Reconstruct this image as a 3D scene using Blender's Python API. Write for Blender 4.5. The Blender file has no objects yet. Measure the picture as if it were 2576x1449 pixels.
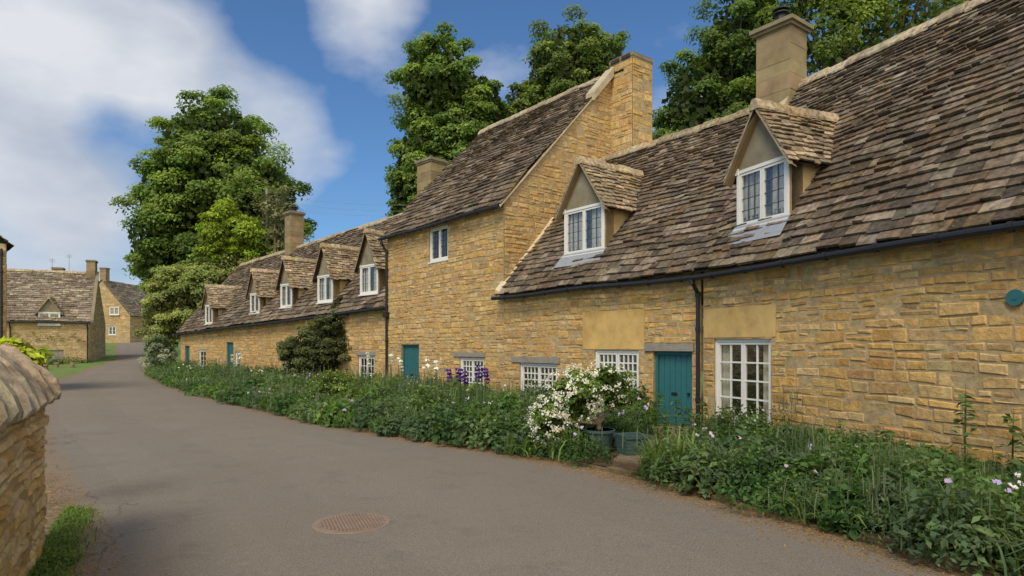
import bpy, math, random
import numpy as np
from mathutils import Vector
random.seed(7); rng=np.random.default_rng(7)
scene=bpy.context.scene
V=lambda *a: Vector(a)
Z=V(0,0,1)

# ------------------------------------------------------------------ materials
def newmat(name):
    m=bpy.data.materials.new(name); m.use_nodes=True
    nt=m.node_tree; b=nt.nodes['Principled BSDF']; return m,nt,b
def N(nt,t,**k):
    n=nt.nodes.new(t)
    for a,b in k.items():
        setattr(n,a,b)
    return n
def noise(nt,co,scale,detail=6,rough=.6):
    n=N(nt,'ShaderNodeTexNoise'); n.inputs['Scale'].default_value=scale; n.inputs['Detail'].default_value=detail; n.inputs['Roughness'].default_value=rough
    nt.links.new(co,n.inputs['Vector']); return n.outputs['Fac']
def ramp(nt,fac,stops):
    r=N(nt,'ShaderNodeValToRGB'); els=r.color_ramp.elements
    while len(els)<len(stops): els.new(.5)
    for e,(p,c) in zip(els,stops):
        e.position=p; e.color=(c if len(c)==4 else (*c,1)) if isinstance(c,tuple) else (c,c,c,1)
    nt.links.new(fac,r.inputs[0]); return r.outputs[0]
def mix(nt,fac,a,b,mode='MIX'):
    m=N(nt,'ShaderNodeMix',data_type='RGBA',blend_type=mode)
    for s,v in ((0,fac),(6,a),(7,b)):
        if hasattr(v,'links'): nt.links.new(v,m.inputs[s])
        else: m.inputs[s].default_value= v if s==0 else ((*v,1) if isinstance(v,tuple) else (v,v,v,1))
    return m.outputs[2]
def bump(nt,b,h,strength,dist):
    n=N(nt,'ShaderNodeBump'); n.inputs['Strength'].default_value=strength; n.inputs['Distance'].default_value=dist
    nt.links.new(h,n.inputs['Height']); nt.links.new(n.outputs[0],b.inputs['Normal'])
def co(nt): return N(nt,'ShaderNodeTexCoord').outputs['Object']
def colmat(name,rough=.9,vlo=.7,vhi=1.25,ns=6,spots=None,spotscale=9,spotlo=.6,bs=.5,bd=.02,bscale=25,big=None,bigscale=.5,big2=None,spots2=None,s2lo=.6,s2scale=3,base_z=None):
    m,nt,b=newmat(name)
    a=N(nt,'ShaderNodeVertexColor',layer_name='Col').outputs['Color']; c=co(nt)
    n1=noise(nt,c,ns); col=mix(nt,1.0,a,ramp(nt,n1,[(.3,vlo),(.7,vhi)]),'MULTIPLY')
    if big:
        n3=noise(nt,c,bigscale,4); col=mix(nt,ramp(nt,n3,[(.42,0.),(.68,.75)]),col,mix(nt,1.0,col,big,'MULTIPLY'))
    if big2:
        mp=N(nt,'ShaderNodeMapping'); mp.inputs['Location'].default_value=(9,4,7); nt.links.new(c,mp.inputs['Vector'])
        n4=noise(nt,mp.outputs[0],bigscale*2.3,6,.7); col=mix(nt,ramp(nt,n4,[(.5,0.),(.72,.8)]),col,mix(nt,1.0,col,big2,'MULTIPLY'))
    if spots:
        n2=noise(nt,c,spotscale,8,.7); col=mix(nt,ramp(nt,n2,[(spotlo,0.),(spotlo+.08,.6)]),col,spots)
    if spots2:
        mp=N(nt,'ShaderNodeMapping'); mp.inputs['Location'].default_value=(-5,14,2); nt.links.new(c,mp.inputs['Vector'])
        n5=noise(nt,mp.outputs[0],s2scale,9,.75); col=mix(nt,ramp(nt,n5,[(s2lo,0.),(s2lo+.1,.7)]),col,spots2)
    if base_z:   # darker towards the foot of walls (object space = world space here)
        sx=N(nt,'ShaderNodeSeparateXYZ'); nt.links.new(c,sx.inputs[0]); ad=N(nt,'ShaderNodeMath',operation='MULTIPLY_ADD'); nt.links.new(n1,ad.inputs[0]); ad.inputs[1].default_value=-.8; nt.links.new(sx.outputs[2],ad.inputs[2])
        col=mix(nt,ramp(nt,ad.outputs[0],[(0.,.55),(base_z,0.)]),col,mix(nt,1.0,col,(.62,.60,.52),'MULTIPLY'))
    nt.links.new(col,b.inputs['Base Color']); b.inputs['Roughness'].default_value=rough
    b.inputs['Specular IOR Level'].default_value=.15
    bump(nt,b,noise(nt,c,bscale,8,.7),bs,bd); return m
def plain(name,c,rough=.6,metal=0,spec=.4,var=.15,bs=.2):
    m,nt,b=newmat(name); cc=co(nt); n=noise(nt,cc,7)
    nt.links.new(mix(nt,n,tuple(x*(1-var) for x in c),tuple(min(1,x*(1+var)) for x in c)),b.inputs['Base Color'])
    b.inputs['Roughness'].default_value=rough; b.inputs['Metallic'].default_value=metal; b.inputs['Specular IOR Level'].default_value=spec
    bump(nt,b,noise(nt,cc,30),bs,.01); return m
M_STONE=colmat('cotswold_stone',ns=7,vlo=.68,vhi=1.2,spots=(.56,.44,.25),spotscale=5,spotlo=.62,bs=.9,bd=.04,bscale=12,big=(.98,.86,.70),bigscale=.5,big2=(.80,.75,.70),spots2=(.30,.235,.15),s2lo=.63,s2scale=4,base_z=.6)
M_MORTAR=colmat('lime_mortar',ns=9,vlo=.65,vhi=1.12,bs=.8,bd=.02,big=(.8,.76,.7),bigscale=.7)
M_SLATE=colmat('stone_slate',ns=9,vlo=.42,vhi=1.45,spots=(.40,.36,.28),spotscale=11,spotlo=.60,bs=.9,bd=.02,bscale=22,big=(.60,.56,.52),bigscale=.6,big2=(1.12,.98,.66),spots2=(.11,.095,.04),s2lo=.60,s2scale=2.6)
M_RENDER=colmat('ochre_render',ns=3,vlo=.78,vhi=1.12,spots=(.24,.2,.13),spotscale=6,spotlo=.64,bs=.3,bd=.01,big2=(.75,.72,.68))
M_BARK=colmat('bark',ns=5)
M_WHITE=plain('white_paint',(.76,.745,.70),.5,var=.06,bs=.05)
M_TEAL=plain('teal_paint',(.03,.135,.145),.5,var=.2,bs=.1)
M_BLACK=plain('black_iron',(.018,.018,.02),.45,var=.2)
M_WOOD=plain('weathered_oak',(.27,.245,.21),.85,var=.4,bs=.8)
M_LEAD=plain('lead_flashing',(.27,.29,.32),.55,var=.25)
M_LEADBAR=plain('lead_cames',(.10,.10,.10),.6)
M_CURT=plain('curtain',(.68,.64,.55),.9,var=.1)
M_DARK=plain('room_and_opening_dark',(.045,.036,.028),.9)
M_RUST=plain('manhole_iron',(.24,.175,.13),.7,var=.3,bs=.6)
M_TROUGH=plain('zinc_trough',(.045,.085,.085),.6,var=.6,bs=.6)
M_SOIL=colmat('soil',ns=8,vlo=.5,vhi=1.4)
m,nt,b=newmat('window_glass'); out=nt.nodes['Material Output']
g=N(nt,'ShaderNodeBsdfGlossy'); g.inputs['Roughness'].default_value=.06; g.inputs['Color'].default_value=(.88,.86,.83,1)
t=N(nt,'ShaderNodeBsdfTransparent'); t.inputs['Color'].default_value=(.85,.87,.85,1)
bn=N(nt,'ShaderNodeBump'); bn.inputs['Strength'].default_value=.5; bn.inputs['Distance'].default_value=.04
nt.links.new(noise(nt,co(nt),6,2),bn.inputs['Height']); nt.links.new(bn.outputs[0],g.inputs['Normal'])
ms=N(nt,'ShaderNodeMixShader'); ms.inputs[0].default_value=.22; nt.links.new(t.outputs[0],ms.inputs[1]); nt.links.new(g.outputs[0],ms.inputs[2]); nt.links.new(ms.outputs[0],out.inputs[0])
M_GLASS=m
def leafmat(name,trans=.3,rough=.5):
    m,nt,b=newmat(name); out=nt.nodes['Material Output']
    a=N(nt,'ShaderNodeVertexColor',layer_name='Col').outputs['Color']
    nt.links.new(a,b.inputs['Base Color']); b.inputs['Roughness'].default_value=rough; b.inputs['Specular IOR Level'].default_value=.25
    t=N(nt,'ShaderNodeBsdfTranslucent'); nt.links.new(mix(nt,1.0,a,(1.45,1.45,.7),'MULTIPLY'),t.inputs['Color'])
    ms=N(nt,'ShaderNodeMixShader'); ms.inputs[0].default_value=trans
    nt.links.new(b.outputs[0],ms.inputs[1]); nt.links.new(t.outputs[0],ms.inputs[2]); nt.links.new(ms.outputs[0],out.inputs[0]); return m
M_LEAF=leafmat('foliage',.42,.6); M_PETAL=leafmat('petals',.25,.7)

# ------------------------------------------------------------------ mesh helpers
class MB:
    def __init__(s): s.v=[];s.f=[];s.c=[]
    def add(s,vs,fs,c=(.5,.5,.5)):
        o=len(s.v); s.v.extend(tuple(x) for x in vs); s.f.extend(tuple(i+o for i in f) for f in fs); s.c.extend([c]*len(fs))
    def quad(s,a,b,c,d,col=(.5,.5,.5)): s.add([a,b,c,d],[(0,1,2,3)],col)
    def hexa(s,p,col=(.5,.5,.5)): s.add(p,[(0,3,2,1),(4,5,6,7),(0,1,5,4),(1,2,6,5),(2,3,7,6),(3,0,4,7)],col)
    def box(s,O,u,n,a0,a1,b0,b1,z0,z1,col=(.5,.5,.5)):
        P=lambda a,b,z: O+u*a+n*b+Z*z
        s.hexa([P(a0,b0,z0),P(a1,b0,z0),P(a1,b1,z0),P(a0,b1,z0),P(a0,b0,z1),P(a1,b0,z1),P(a1,b1,z1),P(a0,b1,z1)],col)
    def cyl(s,p,q,r0,r1=None,n=10,col=(.5,.5,.5),cap=True):
        r1=r0 if r1 is None else r1; d=(q-p).normalized(); a=d.orthogonal().normalized(); b=d.cross(a)
        vs=[p+(a*math.cos(2*math.pi*i/n)+b*math.sin(2*math.pi*i/n))*r0 for i in range(n)]+[q+(a*math.cos(2*math.pi*i/n)+b*math.sin(2*math.pi*i/n))*r1 for i in range(n)]
        fs=[(i,(i+1)%n,(i+1)%n+n,i+n) for i in range(n)]
        if cap: fs+= [tuple(range(n))[::-1],tuple(range(n,2*n))]
        s.add(vs,fs,col)
    def obj(s,name,mat,parent=None,smooth=False):
        me=bpy.data.meshes.new(name); me.from_pydata(s.v,[],s.f)
        ca=me.color_attributes.new('Col','FLOAT_COLOR','CORNER')
        cnt=np.array([len(f) for f in s.f]); c=np.ones((len(s.f),4),np.float32); c[:,:3]=np.array(s.c,np.float32).reshape(-1,3)
        ca.data.foreach_set('color',np.repeat(c,cnt,axis=0).ravel())
        if smooth: me.polygons.foreach_set('use_smooth',[True]*len(s.f))
        me.materials.append(mat); o=bpy.data.objects.new(name,me); scene.collection.objects.link(o)
        if parent: o.parent=parent
        return o
def npobj(name,Vt,F,C,mat,parent=None):
    me=bpy.data.meshes.new(name); nv=len(Vt); nf=len(F)
    me.vertices.add(nv); me.vertices.foreach_set('co',Vt.astype(np.float32).ravel())
    me.loops.add(nf*4); me.loops.foreach_set('vertex_index',F.astype(np.int32).ravel())
    me.polygons.add(nf); me.polygons.foreach_set('loop_start',np.arange(0,nf*4,4,dtype=np.int32)); me.polygons.foreach_set('loop_total',np.full(nf,4,np.int32))
    me.update(calc_edges=True)
    ca=me.color_attributes.new('Col','FLOAT_COLOR','POINT'); c=np.ones((nv,4),np.float32); c[:,:3]=C; ca.data.foreach_set('color',c.ravel())
    me.materials.append(mat); o=bpy.data.objects.new(name,me); scene.collection.objects.link(o)
    if parent: o.parent=parent
    return o
def empty(name,loc=(0,0,0)):
    e=bpy.data.objects.new(name,None); scene.collection.objects.link(e); e.empty_display_size=.3; return e
class LF:
    """leaf cloud accumulator"""
    def __init__(s): s.V=[];s.F=[];s.C=[];s.n=0
    def push(s,Vt,F,C): s.V.append(Vt); s.F.append(F+s.n); s.C.append(C); s.n+=len(Vt)
    def leaves(s,P,Nn,size,C,asp=.55,jit=.7):
        n=len(P)
        if n==0: return
        Nn=Nn+rng.normal(0,jit,(n,3)); Nn/=np.linalg.norm(Nn,axis=1,keepdims=True)+1e-9
        R=rng.normal(0,1,(n,3)); T=np.cross(Nn,R); T/=np.linalg.norm(T,axis=1,keepdims=True)+1e-9; B=np.cross(Nn,T)
        L=(size*rng.uniform(.65,1.35,n))[:,None]; W=L*asp
        fold=Nn*L*.12
        Vt=np.stack([P-T*L*.5,P+B*W*.5+fold,P+T*L*.5,P-B*W*.5+fold],1).reshape(-1,3)
        F=np.arange(n*4).reshape(n,4); s.push(Vt,F,np.repeat(C,4,axis=0))
    def blades(s,P,h,w,C,lean=.5):
        n=len(P); a=rng.uniform(0,2*math.pi,n); D=np.stack([np.cos(a),np.sin(a),np.zeros(n)],1); S=np.stack([-np.sin(a),np.cos(a),np.zeros(n)],1)
        h=(h*rng.uniform(.6,1.2,n))[:,None]; ln=(lean*rng.uniform(.2,1.3,n))[:,None]; rows=[]
        for t,ww in ((0,.7),(.35,1),(.7,.8),(1,.12)):
            p=P+D*h*ln*t*t*1.1+np.array([0,0,1])*h*(t-ln*.55*t**3)
            rows+= [p-S*w*ww*.5,p+S*w*ww*.5]
        Vt=np.stack(rows,1).reshape(-1,3); base=np.arange(n)[:,None]*8
        F=np.concatenate([base+np.array([0,1,3,2]),base+np.array([2,3,5,4]),base+np.array([4,5,7,6])],0)
        s.push(Vt,F,np.repeat(C,8,axis=0))
    def obj(s,name,mat,parent=None):
        return npobj(name,np.concatenate(s.V),np.concatenate(s.F),np.concatenate(s.C),mat,parent)
def cvar(c,n,v=.25):
    return np.array(c)[None,:]*rng.uniform(1-v,1+v,(n,1))*rng.uniform(.9,1.1,(n,3))
def g(y):
    if y<36: return 0.
    if y<42: return .0617*(y-36)**2/12
    if y<85: return .0617*(y-39)
    if y<95: return .0617*(46+ (y-85)-(y-85)**2/20)
    return .0617*51

# ------------------------------------------------------------------ wall / roof builders
GOLD=[(.63,.40,.145),(.60,.375,.13),(.65,.43,.17),(.57,.36,.135),(.61,.43,.20),(.53,.35,.155),(.66,.42,.15),(.60,.40,.165),(.56,.41,.21),(.64,.44,.185),(.47,.315,.15),(.65,.47,.225)]
def jit(c,v=.15):
    k=random.uniform(1-v,1+v); return tuple(x*k*random.uniform(.96,1.04) for x in c)
MC=(.50,.37,.20)
def stone_wall(st,mo,O,u,n,s0,s1,z0,z1,ops=(),top=None,rh=(.09,.2),ln=(.16,.48),reveal=True,pal=GOLD,proud=.022):
    ph=random.uniform(0,9)
    wob=lambda a,z: .014*math.sin(a*1.3+z*2.1+ph)+.011*math.sin(a*3.7+z*5+ph*2)+.006*math.sin(a*9+z*17)
    z=z0
    while z<z1-.02:
        h=random.uniform(*rh)
        if z1-(z+h)<rh[0]*.7: h=z1-z
        s=s0-random.uniform(0,.2)
        while s<s1:
            l=random.uniform(*ln)*(1.25 if h>.17 else 1)
            a,b_=max(s,s0),min(s+l,s1); s+=l
            if b_-a<.05: continue
            r=[a,b_,z,z+h]
            q_=random.random()
            if q_<.2 and h>.15:
                k=random.uniform(.35,.65); subs=[[a,b_,z,z+h*k]]; m_=a+(b_-a)*random.uniform(.3,.7)
                subs+= [[a,m_,z+h*k,z+h],[m_,b_,z+h*k,z+h]] if b_-a>.3 else [[a,b_,z+h*k,z+h]]
            else: subs=[r]
            for r in subs:
                dead=False
                for (o0,o1,p0,p1) in ops:
                    if r[0]<o1 and r[1]>o0 and r[2]<p1 and r[3]>p0:
                        c=[[r[0],min(r[1],o0),r[2],r[3]],[max(r[0],o1),r[1],r[2],r[3]],[r[0],r[1],r[2],min(r[3],p0)],[r[0],r[1],max(r[2],p1),r[3]]]
                        c=[q for q in c if q[1]-q[0]>.03 and q[3]-q[2]>.025]
                        if not c: dead=True;break
                        r=max(c,key=lambda q:(q[1]-q[0])*(q[3]-q[2]))
                if dead: continue
                a_,b2,c0,c1=r
                if top:
                    if top((a_+b2)/2)<c0+.04: continue
                    tl,tr=min(c1,top(a_)),min(c1,top(b2))
                    if tl<c0 or tr<c0: continue
                else: tl=tr=c1
                near=any(a_<o1+.06 and b2>o0-.06 and c0<p1+.06 and c1>p0-.06 for (o0,o1,p0,p1) in ops) or c0<=z0+.001 or c1>=z1-.001
                W=(lambda a,z:0) if near else wob
                gp=random.uniform(.003,.009); pr=proud*random.uniform(.4,1.3); bv=random.uniform(.012,.028)
                j=lambda: random.uniform(-.012,.012)
                P=lambda a,b,z: O+u*a+n*b+Z*(z+W(a,z))
                back=[P(a_+gp,0,c0+gp),P(b2-gp,0,c0+gp),P(b2-gp,0,tr-gp),P(a_+gp,0,tl-gp)]
                fr=[P(a_+gp+bv+j(),pr+j()*.6,c0+gp+bv+j()),P(b2-gp-bv+j(),pr+j()*.6,c0+gp+bv+j()),P(b2-gp-bv+j(),pr+j()*.6,tr-gp-bv+j()),P(a_+gp+bv+j(),pr+j()*.6,tl-gp-bv+j())]
                st.add(back+fr,[(4,5,6,7),(0,1,5,4),(1,2,6,5),(2,3,7,6),(3,0,4,7)],jit(random.choice(pal),.12))
        z+=h
    mb_=.010
    P=lambda a,b,z: O+u*a+n*b+Z*z
    us=sorted({s0,s1,*[min(max(x,s0),s1) for o in ops for x in o[:2]]}); zs=sorted({z0,z1,*[min(max(x,z0),z1) for o in ops for x in o[2:]]})
    if top:
        k=24; q=[s0+(s1-s0)*i/k for i in range(k+1)]
        for a,b_ in zip(q,q[1:]): mo.quad(P(a,mb_,z0),P(b_,mb_,z0),P(b_,mb_,min(z1,top(b_))),P(a,mb_,min(z1,top(a))),MC)
    else:
        for a,b_ in zip(us,us[1:]):
            for c,d in zip(zs,zs[1:]):
                m1,m2=(a+b_)/2,(c+d)/2
                if any(o[0]<m1<o[1] and o[2]<m2<o[3] for o in ops): continue
                mo.quad(P(a,mb_,c),P(b_,mb_,c),P(b_,mb_,d),P(a,mb_,d),MC)
    if reveal:
        for a,b_,c,d in ops:
            e=.012
            for A,B in (((a,c),(b_,c)),((b_,c),(b_,d)),((b_,d),(a,d)),((a,d),(a,c))):
                mo.quad(P(A[0],e,A[1]),P(B[0],e,B[1]),P(B[0],-.22,B[1]),P(A[0],-.22,A[1]),(.42,.30,.14))
SL=[(.16,.122,.088),(.195,.15,.108),(.125,.098,.073),(.225,.182,.135),(.165,.135,.105),(.10,.08,.062),(.265,.22,.165),(.18,.132,.085)]
def tiles(mb,under,E0,E1,R0,R1,x0=.22,x1=.12,w0=.34,w1=.2,th=.028,wav=.03,pal=SL):
    up=((R0-E0)+(R1-E1)); al=(E1-E0); Nn=al.cross(up).normalized()
    if Nn.z<0: Nn=-Nn
    L=up.length/2
    def P(a,b):
        p=E0.lerp(E1,a).lerp(R0.lerp(R1,a),b)
        return p+Nn*(wav*(math.sin(p.x*1.1+p.y*.7)+.6*math.sin(p.y*2.1+p.z*1.7)))
    b=-.0
    k=10
    for i in range(k):
        under.quad(P(i/k,0)-Nn*.03,P((i+1)/k,0)-Nn*.03,P((i+1)/k,1)-Nn*.03,P(i/k,1)-Nn*.03,(.05,.04,.03))
    while b<1-.01:
        ex=(x0+(x1-x0)*b)*random.uniform(.93,1.07); w=w0+(w1-w0)*b; b2=b+ex/L; bt=min(1.0,b+ex*1.45/L)
        rl=(P(1,b)-P(0,b)).length; rt=random.uniform(.88,1.12)
        if rl<.05: break
        a=-random.uniform(0,w)/rl
        while a<1:
            ww=w*random.uniform(.5,1.5)/rl; a0,a1=max(a,0)+.004/rl,min(a+ww,1)-.004/rl; a+=ww
            if a1-a0<.03/rl: continue
            jb=random.uniform(-.03,.03)/L; j1=jb+random.uniform(-.022,.022)/L; t=th*random.uniform(.6,1.5)
            l0=random.uniform(.004,.03); l1=max(.003,l0+random.uniform(-.012,.012))
            A,B,C,D=P(a0,b+jb),P(a1,b+j1),P(a1,bt),P(a0,bt)
            c=tuple(x*rt for x in jit(random.choice(pal),.22))
            mb.hexa([A+Nn*l0,B+Nn*l1,C-Nn*.02,D-Nn*.02,A+Nn*(t+l0),B+Nn*(t+l1),C+Nn*.002,D+Nn*.002],c)
        b=b2
def ridge(mb,P0,P1,side,r=.16,drop=.14,col=(.42,.35,.24),piece=.5):
    L=(P1-P0).length; d=(P1-P0)/L; k=max(1,int(L/piece))
    for i in range(k):
        a=P0+d*(L*i/k+.006); b=P0+d*(L*(i+1)/k-.006); zz=random.uniform(-.02,.02)+.05; c=jit(col,.2)
        vs=[]
        for p in (a,b):
            vs+=[p-side*r+Z*(zz-drop),p-side*.05+Z*(zz+.03),p+side*.05+Z*(zz+.03),p+side*r+Z*(zz-drop),p+side*r+Z*(zz-drop-.05),p-side*r+Z*(zz-drop-.05)]
        mb.add(vs,[(0,1,7,6),(1,2,8,7),(2,3,9,8),(3,4,10,9),(5,0,6,11),(0,5,4,3,2,1),(6,7,8,9,10,11)],c)
class House:
    def __init__(s,name):
        s.e=empty(name); s.st=MB();s.mo=MB();s.sl=MB();s.un=MB();s.wh=MB();s.gl=MB();s.dk=MB();s.cu=MB();s.bk=MB();s.te=MB();s.wo=MB();s.le=MB();s.re=MB();s.lb=MB()
    def done(s):
        for k,n,m in (('st','wall_stones',M_STONE),('mo','wall_mortar',M_MORTAR),('sl','roof_slates',M_SLATE),('un','roof_underlay',M_SLATE),('wh','window_frames',M_WHITE),('gl','window_glass',M_GLASS),('dk','rooms_and_dark_openings',M_DARK),('cu','curtains',M_CURT),('bk','gutters_and_downpipes',M_BLACK),('te','doors',M_TEAL),('wo','lintels',M_WOOD),('le','lead_flashing',M_LEAD),('re','rendered_panels',M_RENDER),('lb','window_leads',M_LEADBAR)):
            mb=getattr(s,k)
            if mb.f: mb.obj(n,m,s.e)
    def window(s,O,u,n,a0,a1,z0,z1,cas=2,cols=2,rows=4,dep=-.07,lead=False,curt=True,fw=.055,bar=.022,cw=.2,deep=.5):
        B=lambda mb,*k: mb.box(O,u,n,*k)
        B(s.wh,a0,a1,dep-.03,dep+.045,z0,z0+fw); B(s.wh,a0,a1,dep-.03,dep+.045,z1-fw,z1)
        B(s.wh,a0,a0+fw,dep-.031,dep+.044,z0+fw,z1-fw); B(s.wh,a1-fw,a1,dep-.031,dep+.044,z0+fw,z1-fw)
        B(s.wh,a0-.03,a1+.03,dep-.02,dep+.11,z0-.05,z0-.002)
        iw=(a1-a0-2*fw)/cas
        for c in range(cas):
            x0=a0+fw+c*iw+.006; x1=x0+iw-.012; y0=z0+fw+.006;y1=z1-fw-.006; f2=.045
            B(s.wh,x0,x1,dep-.02,dep+.03,y0,y0+f2);B(s.wh,x0,x1,dep-.02,dep+.03,y1-f2,y1)
            B(s.wh,x0,x0+f2,dep-.021,dep+.029,y0+f2,y1-f2);B(s.wh,x1-f2,x1,dep-.021,dep+.029,y0+f2,y1-f2)
            mb=s.lb if lead else s.wh; bw=.005 if lead else bar*.5
            for i in range(1,cols):
                x=x0+f2+(x1-x0-2*f2)*i/cols; B(mb,x-bw,x+bw,dep-.012,dep+.018,y0+f2,y1-f2)
            for i in range(1,rows):
                z=y0+f2+(y1-y0-2*f2)*i/rows; B(mb,x0+f2,x1-f2,dep-.011,dep+.017,z-bw,z+bw)
        P=lambda a,b,z: O+u*a+n*b+Z*z
        s.gl.quad(P(a0+fw,dep,z0+fw),P(a1-fw,dep,z0+fw),P(a1-fw,dep,z1-fw),P(a0+fw,dep,z1-fw))
        d=dep-.034; D=dep-deep
        s.dk.quad(P(a0,D,z0),P(a1,D,z0),P(a1,D,z1),P(a0,D,z1))
        for A,Bq in (((a0,z0),(a1,z0)),((a1,z0),(a1,z1)),((a1,z1),(a0,z1)),((a0,z1),(a0,z0))):
            s.dk.quad(P(A[0],d,A[1]),P(Bq[0],d,Bq[1]),P(Bq[0],D,Bq[1]),P(A[0],D,A[1]))
        if curt:
            W=a1-a0
            for lo,hi in ((a0+.03,a0+.03+W*cw),(a1-.03-W*cw,a1-.03)):
                k=14
                for i in range(k):
                    xa=lo+(hi-lo)*i/k; xb=lo+(hi-lo)*(i+1)/k; da=.025*math.sin(i*1.9); db=.025*math.sin((i+1)*1.9)
                    s.cu.quad(P(xa,dep-.09+da,z0+.03),P(xb,dep-.09+db,z0+.03),P(xb,dep-.09+db,z1-.03),P(xa,dep-.09+da,z1-.03))
    def door(s,O,u,n,a0,a1,z0,z1,dep=-.1):
        B=lambda mb,*k: mb.box(O,u,n,*k)
        fw=.07
        B(s.te,a0,a0+fw,dep-.05,dep+.05,z0,z1);B(s.te,a1-fw,a1,dep-.05,dep+.05,z0,z1);B(s.te,a0+fw,a1-fw,dep-.05,dep+.05,z1-fw,z1)
        k=6; w=(a1-a0-2*fw)/k
        for i in range(k): B(s.te,a0+fw+i*w+.005,a0+fw+(i+1)*w-.005,dep-.04,dep+.005,z0+.02,z1-fw-.01)
        B(s.te,a0+fw,a1-fw,dep-.045,dep-.01,z0,z1-fw)
        B(s.bk,a0+.45*(a1-a0),a0+.6*(a1-a0),dep+.006,dep+.02,z0+.8,z0+.86)
        s.bk.cyl(O+u*(a0+fw+.08)+n*(dep)+Z*(z0+.85),O+u*(a0+fw+.08)+n*(dep+.06)+Z*(z0+.85),.025)
        B(s.re,a0-.02,a1+.02,dep-.05,.12,z0-.12,z0-.002,(.3,.25,.18))
    def gutter(s,P0,P1,r=.055):
        L=(P1-P0).length; k=int(L/.9); d=(P1-P0)/L
        sag=lambda t: Z*(.02*math.sin(t*9+P0.x))
        for i in range(12): s.bk.cyl(P0.lerp(P1,i/12)+sag(i/12),P0.lerp(P1,(i+1)/12)+sag((i+1)/12),r,r,10)
        for i in range(k+1):
            t=(i+.3)/(k+1); p=P0+d*(L*t)+sag(t); s.bk.cyl(p-d*.03,p+d*.03,r+.014,r+.014,10)
    def pipe(s,pts,r=.042):
        for a,b in zip(pts,pts[1:]): s.bk.cyl(a,b,r,r,10)
        for a in pts[1:-1]: s.bk.cyl(a-Z*.05,a+Z*.05,r+.015,r+.015,10)
        a,b=pts[-2],pts[-1]
        k=max(1,int((a-b).length/1.3))
        for i in range(k): 
            p=a.lerp(b,(i+.5)/k); s.bk.cyl(p-Z*.04,p+Z*.04,r+.014,r+.014,10)
    def dormer(s,O,u,nb,z0,ss,pitch,a0,a1,tf,ze,za,zb=None,cols=3,rows=4,far=False):
        """O: eave origin. roof plane z=z0+ss*a+pitch*t"""
        n=-nb; ac=(a0+a1)/2; rz=lambda a,t: z0+ss*a+pitch*t; tz=lambda a,z:(z-z0-ss*a)/pitch
        P=lambda a,t,z:O+u*a+nb*t+Z*z
        zb=rz(ac,tf) if zb is None else zb
        OF=O+nb*tf
        s.window(OF,u,n,a0,a1,zb+.02,ze-.04,2,cols,rows,dep=.0,lead=True,curt=True,fw=.065,cw=.36,deep=.3)  # curtains widened to lighten the panes, partly standing in for reflections
        for a in (a0,a1):
            sg=1 if a==a1 else -1
            q=[P(a,tf-.02,zb-.1),P(a,tf-.02,ze+.02),P(a,tz(a,ze)+.1,ze+.02)]
            s.re.add(q+[x-u*sg*.06 for x in q],[(0,1,2),(3,5,4),(0,3,4,1)],(.52,.38,.19))
        hw=(a1-a0)/2
        t0=P(a0,tf-.03,ze-.04);t1=P(a1,tf-.03,ze-.04);t2=P(ac,tf-.03,za-.04)
        s.re.add([t0,t1,t2,t0+nb*.1,t1+nb*.1,t2+nb*.1],[(0,1,2),(3,5,4),(0,3,4,1)],(.27,.235,.165))
        s.wh.box(OF,u,n,a0-.03,a0+.05,.031,.06,ze-.12,ze-.0); s.wh.box(OF,u,n,a1-.05,a1+.03,.031,.06,ze-.12,ze-.0)
        ov=.17; zo=ze-ov*(za-ze)/hw*.9; tfr=tf-.22
        for sg in (-1,1):
            ae=ac+sg*(hw+ov); E0=P(ae,tfr,zo);E1=P(ae,max(tz(ae,zo),tfr+.3)+.12,zo);R0=P(ac,tfr,za+.03);R1=P(ac,tz(ac,za)+.12,za+.03)
            tiles(s.sl,s.un,E0,E1,R0,R1,.15,.12,.26,.2,.03,.012,pal=[(.36,.28,.185),(.29,.225,.15),(.24,.185,.125),(.41,.33,.225)])
            s.re.quad(E0+nb*.01-Z*.03,R0+nb*.01-Z*.03,R0+nb*.2-Z*.09,E0+nb*.2-Z*.09,(.3,.2,.1))
            s.re.hexa([E0-Z*.05,R0-Z*.05,R0+nb*.1-Z*.05,E0+nb*.1-Z*.05,E0-Z*.005,R0-Z*.005,R0+nb*.1-Z*.005,E0+nb*.1-Z*.005],(.36,.29,.19))
        ridge(s.sl,P(ac,tfr-.02,za+.06),P(ac,tz(ac,za)+.05,za+.06),u,.12,.12,(.46,.37,.24),.4)
        A=P(a0-.1,tf-.34,rz(a0,tf-.34)+.09);B=P(a1+.1,tf-.34,rz(a1,tf-.34)+.09);C=P(a1+.05,tf-.03,rz(a1,tf)+.095);D=P(a0-.05,tf-.03,rz(a0,tf)+.095)
        if not far: s.le.quad(A,B,C,D)
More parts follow.
